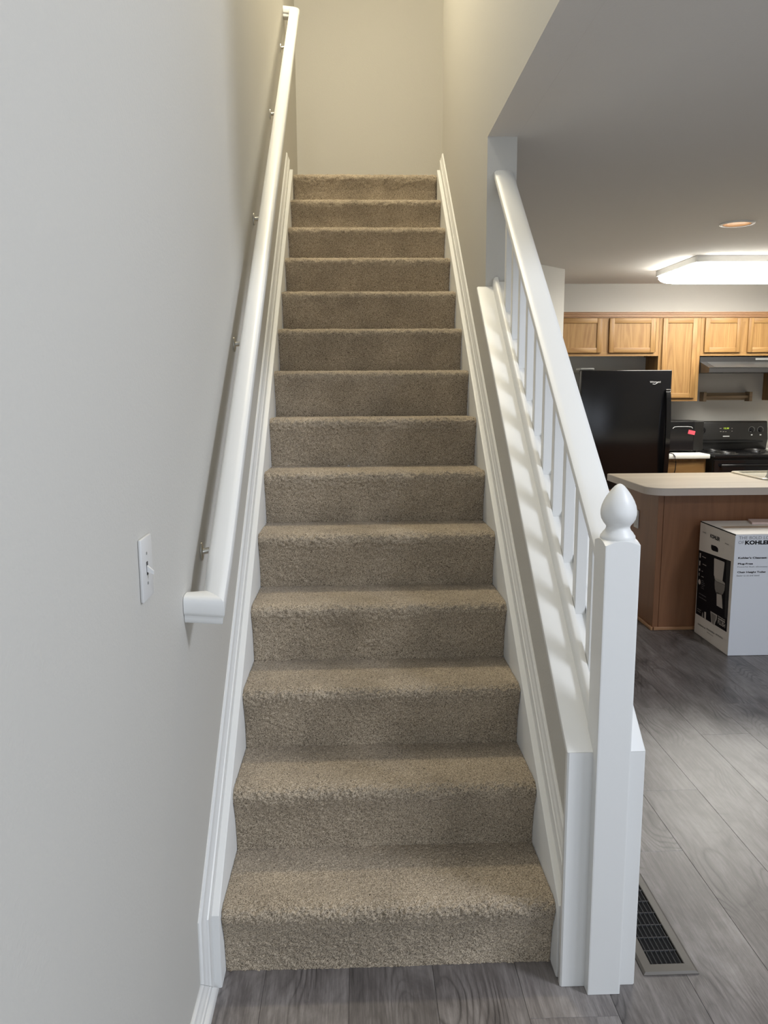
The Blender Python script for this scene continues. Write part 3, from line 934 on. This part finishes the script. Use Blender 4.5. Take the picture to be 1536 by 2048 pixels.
for (yy, zz, wd) in ((2.600, 0.470, [0.05]), (2.590, 0.427, [0.05]), (2.595, 0.384, [0.016]), (2.595, 0.353, [0.03])):
    bars(yy, zz, wd, 0.005, M['print_light'])
for i in range(5):
    bars(2.590 - 0.004 * (i % 2), 0.330 - 0.011 * i, [0.03 + 0.008 * (i % 3)], 0.004, M['ink_grey'])
bars(2.612, 0.246, [0.02, 0.07], 0.006, M['ink_grey']); bars(2.612, 0.226, [0.10], 0.005, M['ink_grey'])
side_poly('valve_picture', [(2.455, 0.186), (2.445, 0.160), (2.440, 0.138), (2.436, 0.119), (2.392, 0.119), (2.388, 0.138), (2.374, 0.160), (2.370, 0.187)], M['print_light'], 0.0004)
side_poly('valve_core', [(2.445, 0.180), (2.436, 0.158), (2.430, 0.138), (2.427, 0.123), (2.402, 0.123), (2.398, 0.138), (2.385, 0.160), (2.381, 0.180)], M['print_mid'], 0.0006)
text('flush_lettering', 'FLUSH', M['print_light'], bx, (SX, 2.358, 0.142), (0, -1, 0), 0.086, 0.023, off=0.02)
bars(2.360, 0.168, [0.084], 0.011, M['print_light'], gap=0.002)
bars(2.360, 0.182, [0.084], 0.007, M['print_light'], gap=0.002)
bars(2.622, 0.150, [0.05], 0.007, M['print_mid']); bars(2.622, 0.138, [0.045], 0.006, M['print_mid'])
side_poly('bottle_picture', [(2.530, 0.160), (2.526, 0.122), (2.505, 0.122), (2.508, 0.163)], M['print_light'], 0.0004)
side_poly('bottle_picture', [(2.555, 0.148), (2.560, 0.122), (2.538, 0.122), (2.545, 0.150)], M['print_mid'], 0.0004)
bars(2.603, 0.062, [0.075, 0.02], 0.010, M['ink_faint']); bars(2.490, 0.068, [0.10], 0.010, M['ink_faint']); bars(2.375, 0.072, [0.022, 0.06], 0.010, M['ink_faint'])
bars(2.482, 0.051, [0.08], 0.006, M['ink_faint'])
bars(2.612, 0.612, [0.045], 0.006, M['ink_faint']); bars(2.335, 0.600, [0.045], 0.006, M['ink_faint'])
FY = Y0 - 0.0005
text('slogan_lettering', 'THE BOLD LOOK', M['ink_grey'], bx, (2.009, FY, 0.645), (1, 0, 0), 0.205, 0.0165, off=-0.012)
text('slogan_lettering', 'OF', M['ink_grey'], bx, (2.008, FY, 0.620), (1, 0, 0), 0.030, 0.0165, off=-0.012)
text('brand_lettering', 'KOHLER', M['ink'], bx, (2.044, FY, 0.616), (1, 0, 0), 0.142, 0.0225, off=0.045)
text('feature_lettering', "Kohler's Cleanest Flush", M['ink'], bx, (2.012, FY, 0.539), (1, 0, 0), 0.205, 0.011, off=0.032)
text('feature_lettering', 'Plug-Free', M['ink'], bx, (2.0125, FY, 0.505), (1, 0, 0), 0.0815, 0.012, off=0.032)
text('small_lettering', 'Powerful flush eliminates clogs', M['ink_grey'], bx, (2.012, FY, 0.4905), (1, 0, 0), 0.200, 0.008)
text('feature_lettering', 'Chair Height Toilet', M['ink'], bx, (2.012, FY, 0.459), (1, 0, 0), 0.155, 0.012, off=0.032)
text('small_lettering', 'Easier to sit and stand', M['ink_grey'], bx, (2.011, FY, 0.4435), (1, 0, 0), 0.122, 0.008)
fp = obj('folded_paper', prism([(2.225, 2.513), (2.40, 2.507), (2.45, 2.62), (2.262, 2.632)], 'z', BZ + 0.0008, BZ + 0.012, 0.001), M['pink_paper'])
tag(fp, 'pale pink folded paper lying on top of the white carton', 'paper')

# ------------------------------------------------------------------ refrigerator
fr = thing('refrigerator', 'black bottom-freezer refrigerator in the alcove under the short oak cabinets', 'refrigerator', (2.26, 5.1, 0))
FX0, FX1 = 1.878, 2.648
obj('cabinet_body', boxm(FX0 + 0.008, FX1 - 0.006, 4.885, 5.60, 0.02, 1.568, 0.006), M['black_soft'], parent=fr)
d1 = obj('upper_door', boxm(FX0, FX1, 4.80, 4.875, 0.578, 1.584, 0.008, 3), M['black'], parent=fr, smooth=True)
d2 = obj('freezer_drawer', boxm(FX0, FX1, 4.80, 4.875, 0.060, 0.566, 0.008, 3), M['black'], parent=fr, smooth=True)
obj('drawer_trim', boxm(FX0 + 0.01, FX1 - 0.01, 4.803, 4.86, 0.5672, 0.5768), M['chrome'], parent=fr)
obj('hinge_cover', boxm(FX0 - 0.005, FX0 + 0.115, 4.825, 4.96, 1.5850, 1.603, 0.006), M['grey_plastic'], parent=fr)
# long bowed handle
def bow(z):
    t = (z - 0.62) / (1.415 - 0.62)
    return 4.798 - 0.048 * math.sin(PI * min(1, max(0, t))) ** 0.45
zs = [0.62 + (1.415 - 0.62) * i / 24 for i in range(25)]
bm = loft([[(2.596, bow(z) - 0.012, z), (2.634, bow(z) - 0.012, z), (2.638, bow(z) + 0.006, z), (2.592, bow(z) + 0.006, z)] for z in zs])
obj('handle', bm, M['black_glass'], parent=d1, smooth=True)
obj('handle_glint', boxm(2.594, 2.636, 4.772, 4.799, 1.4155, 1.424, 0.002), M['chrome'], parent=d1, label='bright strip for the highlight on the handle top')  # added chrome strip stands in for the highlight atop the handle
obj('foot_grille', boxm(FX0 + 0.02, FX1 - 0.02, 4.84, 4.86, 0.002, 0.056), M['black_soft'], parent=fr)
text('logo', 'Whirlpool', M['white_print'], d1, (2.462, 4.7995, 1.474), (1, 0, 0), 0.090, 0.018, off=0.01)
obj('logo_swoosh', tube([(2.485, 4.799, 1.468), (2.505, 4.799, 1.466), (2.522, 4.799, 1.474), (2.535, 4.799, 1.487)], 0.0018, 6), M['white_print'], parent=d1)

# ------------------------------------------------------------------ cabinets
def add_door(parent, x0, x1, z0, z1, yf_, horizontal, st=0.044):
    """frame-and-panel door: raised frame with mitred inner lip, recessed panel"""
    t = 0.020
    y0_, y1_ = yf_ - t, yf_ - 0.0006
    door = obj('door', boxm(x0 + st - 0.002, x1 - st + 0.002, y0_ + 0.009, y1_, z0 + st - 0.002, z1 - st + 0.002), M['oak_v'], parent=parent)
    for x_a, x_b in ((x0, x0 + st), (x1 - st, x1)):
        obj('door_stile', boxm(x_a, x_b, y0_, y1_, z0, z1, 0.0016), M['oak_v'], parent=door, smooth=True)
    for z_a, z_b in ((z0, z0 + st), (z1 - st, z1)):
        obj('door_rail', boxm(x0 + st + 0.0006, x1 - st - 0.0006, y0_ + 0.0004, y1_, z_a, z_b, 0.0016), M['oak_h'], parent=door, smooth=True)


def wall_cabinet(label, x0, x1, z0, z1, yf_, doors, yb=KB - 0.002):
    t = thing('wall_cabinet', label, 'cabinet', ((x0 + x1) / 2, (yf_ + yb) / 2, z0), 'oak wall cabinets along the kitchen wall')
    e = 0.0006
    for xa, xb in ((x0 + e, x0 + 0.016), (x1 - 0.016, x1 - e)):
        obj('side', boxm(xa, xb, yf_ + 0.018, yb, z0, z1), M['oak_v'], parent=t)
    obj('bottom_board', boxm(x0 + 0.0162, x1 - 0.0162, yf_ + 0.018, yb, z0 + 0.02, z0 + 0.034), M['oak_h'], parent=t)
    stiles = [(x0 + e, x0 + 0.03), (x1 - 0.03, x1 - e)] + [((a[1] + b[0]) / 2 - 0.045, (a[1] + b[0]) / 2 + 0.045) for a, b in zip(doors[:-1], doors[1:])]
    for q, (xa, xb) in enumerate(stiles):
        ins = 0.0362 if q > 1 else 0
        obj('face_stile', boxm(xa, xb, yf_, yf_ + 0.0178, z0 + ins, z1 - ins), M['oak_v'], parent=t)
    for za, zb in ((z0, z0 + 0.036), (z1 - 0.036, z1)):
        obj('face_rail', boxm(x0 + 0.0302, x1 - 0.0302, yf_ + 0.00015, yf_ + 0.0178, za, zb), M['oak_h'], parent=t)
    for a, b in doors:
        add_door(t, a, b, z0 + 0.030, z1 - 0.006, yf_, (z1 - z0) < 0.5)
    return t


YF = 5.40
CT = 2.064
wall_cabinet('short oak wall cabinet with two doors above the refrigerator', 1.800, 2.752, 1.722, CT, YF, [(1.818, 2.220), (2.290, 2.712)])
wall_cabinet('tall single-door oak wall cabinet between refrigerator and range hood', 2.753, 3.137, 1.312, CT, YF, [(2.781, 3.098)])
wall_cabinet('short oak wall cabinet with two doors directly above the range hood', 3.138, 3.905, 1.722, CT, YF, [(3.170, 3.505), (3.569, 3.880)])
wall_cabinet('tall oak wall cabinet right of the range hood, cut off by the photo edge', 3.906, 4.40, 1.312, CT, YF, [(3.93, 4.37)])
# crown strip
cp = [(YF - 0.001, CT + 0.0005), (YF - 0.012, CT + 0.0005), (YF - 0.012, CT + 0.010), (YF - 0.018, CT + 0.013), (YF - 0.018, CT + 0.024), (YF - 0.026, CT + 0.028), (YF - 0.026, CT + 0.038), (YF - 0.034, CT + 0.041), (YF - 0.034, CT + 0.048), (YF + 0.31, CT + 0.048), (YF + 0.31, CT + 0.0005)]
cm_ = obj('crown_molding', prism(cp, 'x', 1.80, 4.40), M['oak_crown'])
tag(cm_, 'stepped brown wooden crown strip running along the tops of the oak cabinets', 'molding')

# ------------------------------------------------------------------ range hood
hd = thing('range_hood', 'dark grey range hood with sloping underside below the oak cabinet', 'hood', (3.52, 5.45, 1.56))
hx0, hx1 = 3.142, 3.900
hx0v = 3.145
pr_ = [(YF + 0.004, 1.7115), (YF + 0.004, 1.668), (5.212, 1.612), (5.212, 1.5665), (KB - 0.001, 1.5665), (KB - 0.001, 1.7115)]
obj('hood_shell', prism(pr_, 'x', hx0v, hx1), M['hood'], parent=hd)
obj('front_lip', boxm(hx0v - 0.001, hx1 + 0.001, 5.203, 5.2115, 1.567, 1.6105, 0.002), M['hood'], parent=hd)
obj('lip_edge', boxm(hx0v - 0.0012, hx1 + 0.0012, 5.200, 5.2115, 1.6107, 1.6145), M['chrome'], parent=hd, label='thin bright metal edge')
obj('visor_lit_panel', loft([[(x0_, YF - 0.006, 1.6675), (x1_, 5.225, 1.6180), (x1_, 5.225, 1.6150), (x0_, YF - 0.006, 1.6645)] for x0_, x1_ in ((3.20, 3.20), (3.86, 3.86))]), plain('visor_lit_enamel', (0.055, 0.055, 0.054), 0.3), parent=hd)  # paler enamel paints in the ceiling light falling on the visor
obj('switch_recess', boxm(3.66, 3.80, YF + 0.0005, YF + 0.0038, 1.682, 1.70, 0.001), M['grey_plastic'], parent=hd)

# ------------------------------------------------------------------ towel holder
th_ = thing('paper_towel_holder', 'brown wooden paper towel holder mounted on the wall below the hood', 'holder', (3.53, KB - 0.06, 1.30))
for xx in (3.292, 3.735):
    obj('end_bracket', boxm(xx, xx + 0.030, KB - 0.095, KB - 0.0006, 1.303, 1.392, 0.004), M['holder'], parent=th_)
obj('dowel', tube([(3.3225, KB - 0.06, 1.350), (3.7345, KB - 0.06, 1.350)], 0.016, 14), M['holder'], parent=th_, smooth=True)
obj('back_bar', boxm(3.3225, 3.7345, KB - 0.014, KB - 0.0006, 1.315, 1.385), M['holder'], parent=th_)

# ------------------------------------------------------------------ base cabinet and worktop between fridge and range
bc = thing('base_cabinet', 'narrow oak base cabinet between refrigerator and range', 'cabinet', (2.93, 5.4, 0))
obj('carcass', boxm(2.72, 3.118, 5.108, KB - 0.002, 0.001, 0.808), M['oak_v'], parent=bc)
dr = obj('drawer', boxm(2.735, 3.098, 5.088, 5.1075, 0.640, 0.782, 0.003), M['oak_h'], parent=bc, smooth=True)
add_door(bc, 2.735, 3.098, 0.11, 0.615, 5.108, False)
wt = obj('worktop', boxm(2.675, 3.136, 5.06, KB - 0.002, 0.8095, 0.849, 0.006), M['white_lam'], smooth=True)
tag(wt, 'short white worktop carrying the microwave, between refrigerator and range', 'countertop')
cd = obj('power_cord', tube([(2.80, 5.24, 0.856), (2.800, 5.12, 0.8555), (2.803, 5.062, 0.854), (2.812, 5.050, 0.835), (2.822, 5.046, 0.78), (2.820, 5.046, 0.72), (2.808, 5.05, 0.66), (2.800, 5.06, 0.60)], 0.0042, 8), M['black_soft'], smooth=True)
tag(cd, 'thin black power cord hanging over the edge of the white worktop', 'cord')

# ------------------------------------------------------------------ microwave
mw = thing('microwave', 'black microwave oven with pink sticker on the white worktop', 'microwave', (2.93, 5.45, 0.85))
MX0, MX1, MY = 2.700, 3.150, 5.25
obj('housing', boxm(MX0, MX1, MY + 0.02, 5.60, 0.866, 1.133, 0.004), M['black_soft'], parent=mw)
dd = obj('oven_door', boxm(MX0 + 0.002, 3.060, MY, MY + 0.0195, 0.868, 1.131, 0.004), M['black_glass'], parent=mw)
obj('control_panel', boxm(3.062, MX1 - 0.002, MY + 0.002, MY + 0.0195, 0.868, 1.131, 0.003), M['black_soft'], parent=mw)
obj('door_arc', tube([(2.862, MY - 0.001, 1.070), (2.875, MY - 0.001, 1.083), (2.90, MY - 0.001, 1.086), (3.00, MY - 0.001, 1.086), (3.035, MY - 0.001, 1.082), (3.045, MY - 0.001, 1.070)], 0.0022, 6), M['white_print'], parent=dd)
for xx in (2.73, 3.11):
    for yy in (5.29, 5.56):
        obj('foot', boxm(xx - 0.012, xx + 0.012, yy - 0.012, yy + 0.012, 0.8495, 0.8658), M['black_soft'], parent=mw)
bm = boxm(-0.032, 0.032, -0.001, 0.0, -0.018, 0.018)
bmesh.ops.rotate(bm, verts=bm.verts, cent=(0, 0, 0), matrix=Matrix.Rotation(math.radians(12), 3, 'Y'))
bmesh.ops.translate(bm, verts=bm.verts, vec=(3.037, MY - 0.0005, 1.033))
obj('sticker', bm, M['sticker'], parent=dd, label='pink sticker')

# ------------------------------------------------------------------ range
rg = thing('kitchen_range', 'black electric range with coil burners and green clock', 'stove', (3.54, 5.4, 0))
RX0, RX1 = 3.160, 3.925
obj('oven_body', boxm(RX0, RX1, 5.06, KB - 0.03, 0.02, 0.815), M['black_soft'], parent=rg)
obj('cooktop', boxm(RX0 - 0.001, RX1 + 0.001, 5.025, KB - 0.09, 0.8155, 0.846, 0.006), M['black'], parent=rg, smooth=True)
pr_ = [(KB - 0.110, 0.8465), (KB - 0.120, 0.90), (KB - 0.135, 0.945), (KB - 0.105, 1.105), (KB - 0.095, 1.116), (KB - 0.03, 1.116), (KB - 0.03, 0.8465)]
bg_ = obj('backguard', prism(pr_, 'x', RX0 + 0.002, RX1 - 0.002, 0.004), M['black_soft'], parent=rg, smooth=True)
obj('guard_groove', boxm(RX0 + 0.05, RX1 - 0.05, KB - 0.1335, KB - 0.125, 0.918, 0.930), M['void'], parent=bg_)
od = obj('oven_door', boxm(RX0 + 0.004, RX1 - 0.004, 5.030, 5.0595, 0.20, 0.802, 0.006), M['black_glass'], parent=rg)
obj('handle', tube([(RX0 + 0.06, 5.030, 0.745), (RX0 + 0.06, 5.000, 0.752), (RX0 + 0.10, 4.992, 0.753), (RX1 - 0.10, 4.992, 0.753), (RX1 - 0.06, 5.000, 0.752), (RX1 - 0.06, 5.030, 0.745)], 0.012, 10), M['black'], parent=od, smooth=True)
obj('storage_drawer', boxm(RX0 + 0.004, RX1 - 0.004, 5.032, 5.0595, 0.03, 0.19, 0.006), M['black'], parent=rg)
for cx_, cy_, r_ in ((3.34, 5.20, 0.095), (3.75, 5.20, 0.075), (3.34, 5.46, 0.075), (3.75, 5.46, 0.095)):
    pan = obj('burner', lathe([(r_ + 0.018, 0.8463), (r_ + 0.018, 0.8485), (r_ + 0.008, 0.8490), (r_ + 0.004, 0.8472), (0.01, 0.8468)], cx_, cy_, 32), M['chrome'], parent=rg, smooth=True)
    pts = []
    for i in range(90):
        a = i / 90 * 2 * PI * 3.6
        rr_ = 0.016 + (r_ - 0.016) * i / 90
        pts.append((cx_ + rr_ * math.cos(a), cy_ + rr_ * math.sin(a), 0.8545))
    obj('coil', tube(pts, 0.0042, 6), M['black_soft'], parent=pan, smooth=True)
# control face sits on the backguard slope
def guard_y(z):
    return KB - 0.135 + 0.030 * (z - 0.945) / 0.160 - 0.0022
for i, xx in enumerate((3.765, 3.850)):
    z_ = 1.035
    kn = obj('knob', loft([[(xx + r_ * math.cos(a * PI / 12), guard_y(z_) - d_, z_ + r_ * math.sin(a * PI / 12)) for a in range(24)] for r_, d_ in ((0.024, -0.001), (0.024, 0.006), (0.019, 0.008), (0.017, 0.022), (0.001, 0.023))]), M['black_glass'], parent=bg_, smooth=True)
    obj('dial_ring', loft([[(xx + r_ * math.cos(a * PI / 12), guard_y(z_) - d_, z_ + r_ * math.sin(a * PI / 12)) for a in range(24)] for r_, d_ in ((0.030, 0.0), (0.030, 0.001), (0.0275, 0.001), (0.0275, 0.0))], caps=False), M['grey_plastic'], parent=kn)
    obj('dial_mark', boxm(xx - 0.008, xx + 0.008, guard_y(0.985) - 0.001, guard_y(0.985), 0.981, 0.991), M['white_print'], parent=kn)
for xx in (3.215, 3.295):
    z_ = 1.035
    obj('knob', loft([[(xx + r_ * math.cos(a * PI / 12), guard_y(z_) - d_, z_ + r_ * math.sin(a * PI / 12)) for a in range(24)] for r_, d_ in ((0.024, -0.001), (0.024, 0.006), (0.019, 0.008), (0.017, 0.022), (0.001, 0.023))]), M['black_glass'], parent=bg_, smooth=True)
text('clock_digits', '12:38', M['green'], bg_, (3.495, guard_y(1.05) - 0.0003, 1.042), (1, 0, 0), 0.050, 0.015)
for xx, zz, ww in ((3.455, 1.046, 0.018), (3.458, 1.018, 0.014), (3.484, 1.016, 0.014), (3.508, 1.016, 0.012), (3.570, 1.046, 0.010), (3.570, 1.020, 0.008)):
    obj('button_print', boxm(xx, xx + ww, guard_y(zz) - 0.0012, guard_y(zz), zz, zz + 0.005), M['ink_faint'], parent=bg_)
obj('maker_badge', boxm(3.485, 3.548, guard_y(0.975) - 0.0014, guard_y(0.975), 0.970, 0.979), M['white_print'], parent=bg_, label='small pale badge')

# counter to the right of the range with a canister
rc = obj('worktop', boxm(3.93, 4.88, 5.06, KB - 0.002, 0.8095, 0.849, 0.006), M['white_lam'], smooth=True)
tag(rc, 'white worktop right of the range, almost wholly beyond the photo edge', 'countertop')
rb_ = thing('base_cabinet', 'oak base cabinet right of the range, hidden by the island', 'cabinet', (4.4, 5.4, 0))
obj('carcass', boxm(3.935, 4.88, 5.108, KB - 0.002, 0.001, 0.808), M['oak_v'], parent=rb_)
add_door(rb_, 3.96, 4.40, 0.11, 0.79, 5.108, False)
cn = thing('canister', 'small pale canister standing just right of the range', 'canister', (3.985, 5.40, 0.849))
obj('jar_body', lathe([(0.035, 0.8495), (0.040, 0.853), (0.041, 0.95), (0.036, 0.965)], 3.990, 5.40, 24), M['card_top'], parent=cn, smooth=True)
obj('lid', lathe([(0.037, 0.9652), (0.037, 0.978), (0.010, 0.982), (0.008, 0.990), (0.001, 0.992)], 3.990, 5.40, 24), M['card_top'], parent=cn, smooth=True)

# ------------------------------------------------------------------ ceiling lights
cl = thing('ceiling_light', 'long lit fluorescent ceiling fixture with rounded white diffuser over the kitchen', 'light', (3.1, 4.3, H))
lx0, lx1, ly0, ly1 = 2.505, 3.80, 4.10, 4.90
obj('frame', join(boxm(lx0, lx1, ly0, ly0 + 0.03, 2.352, H - 0.0005, 0.004), boxm(lx0, lx1, ly1 - 0.03, ly1, 2.352, H - 0.0005, 0.004), boxm(lx0, lx0 + 0.03, ly0 + 0.0305, ly1 - 0.0305, 2.352, H - 0.0005, 0.004), boxm(lx1 - 0.03, lx1, ly0 + 0.0305, ly1 - 0.0305, 2.352, H - 0.0005, 0.004)), M['trim'], parent=cl)
rings = []
for a_, z_ in ((0.006, 2.3515), (-0.004, 2.342), (-0.006, 2.325), (0.006, 2.308), (0.030, 2.294), (0.065, 2.286), (0.12, 2.281), (0.22, 2.279)):
    rings.append(rrect(lx0 + a_, lx1 - a_, ly0 + a_, ly1 - a_, 0.10, z_))
obj('diffuser', loft(rings), M['tube_light'], parent=cl, smooth=True)
cn2 = thing('recessed_light', 'round recessed ceiling can with copper-coloured inside', 'light', (2.245, 2.97, H))
ccx, ccy = 2.255, 2.985
obj('trim_ring', loft([[(ccx + r_ * math.cos(a * PI / 18), ccy + r_ * math.sin(a * PI / 18), z_) for a in range(36)] for r_, z_ in ((0.100, H - 0.0004), (0.098, H - 0.006), (0.080, H - 0.008), (0.078, H - 0.004), (0.078, H - 0.0004))], caps=False), M['trim'], parent=cn2, smooth=True)
obj('baffle', loft([[(ccx + r_ * math.cos(a * PI / 18), ccy + r_ * math.sin(a * PI / 18), z_) for a in range(36)] for r_, z_ in ((0.0775, H - 0.0042), (0.062, H - 0.0025), (0.040, H - 0.0012), (0.002, H - 0.0008))]), M['copper'], parent=cn2, smooth=True)
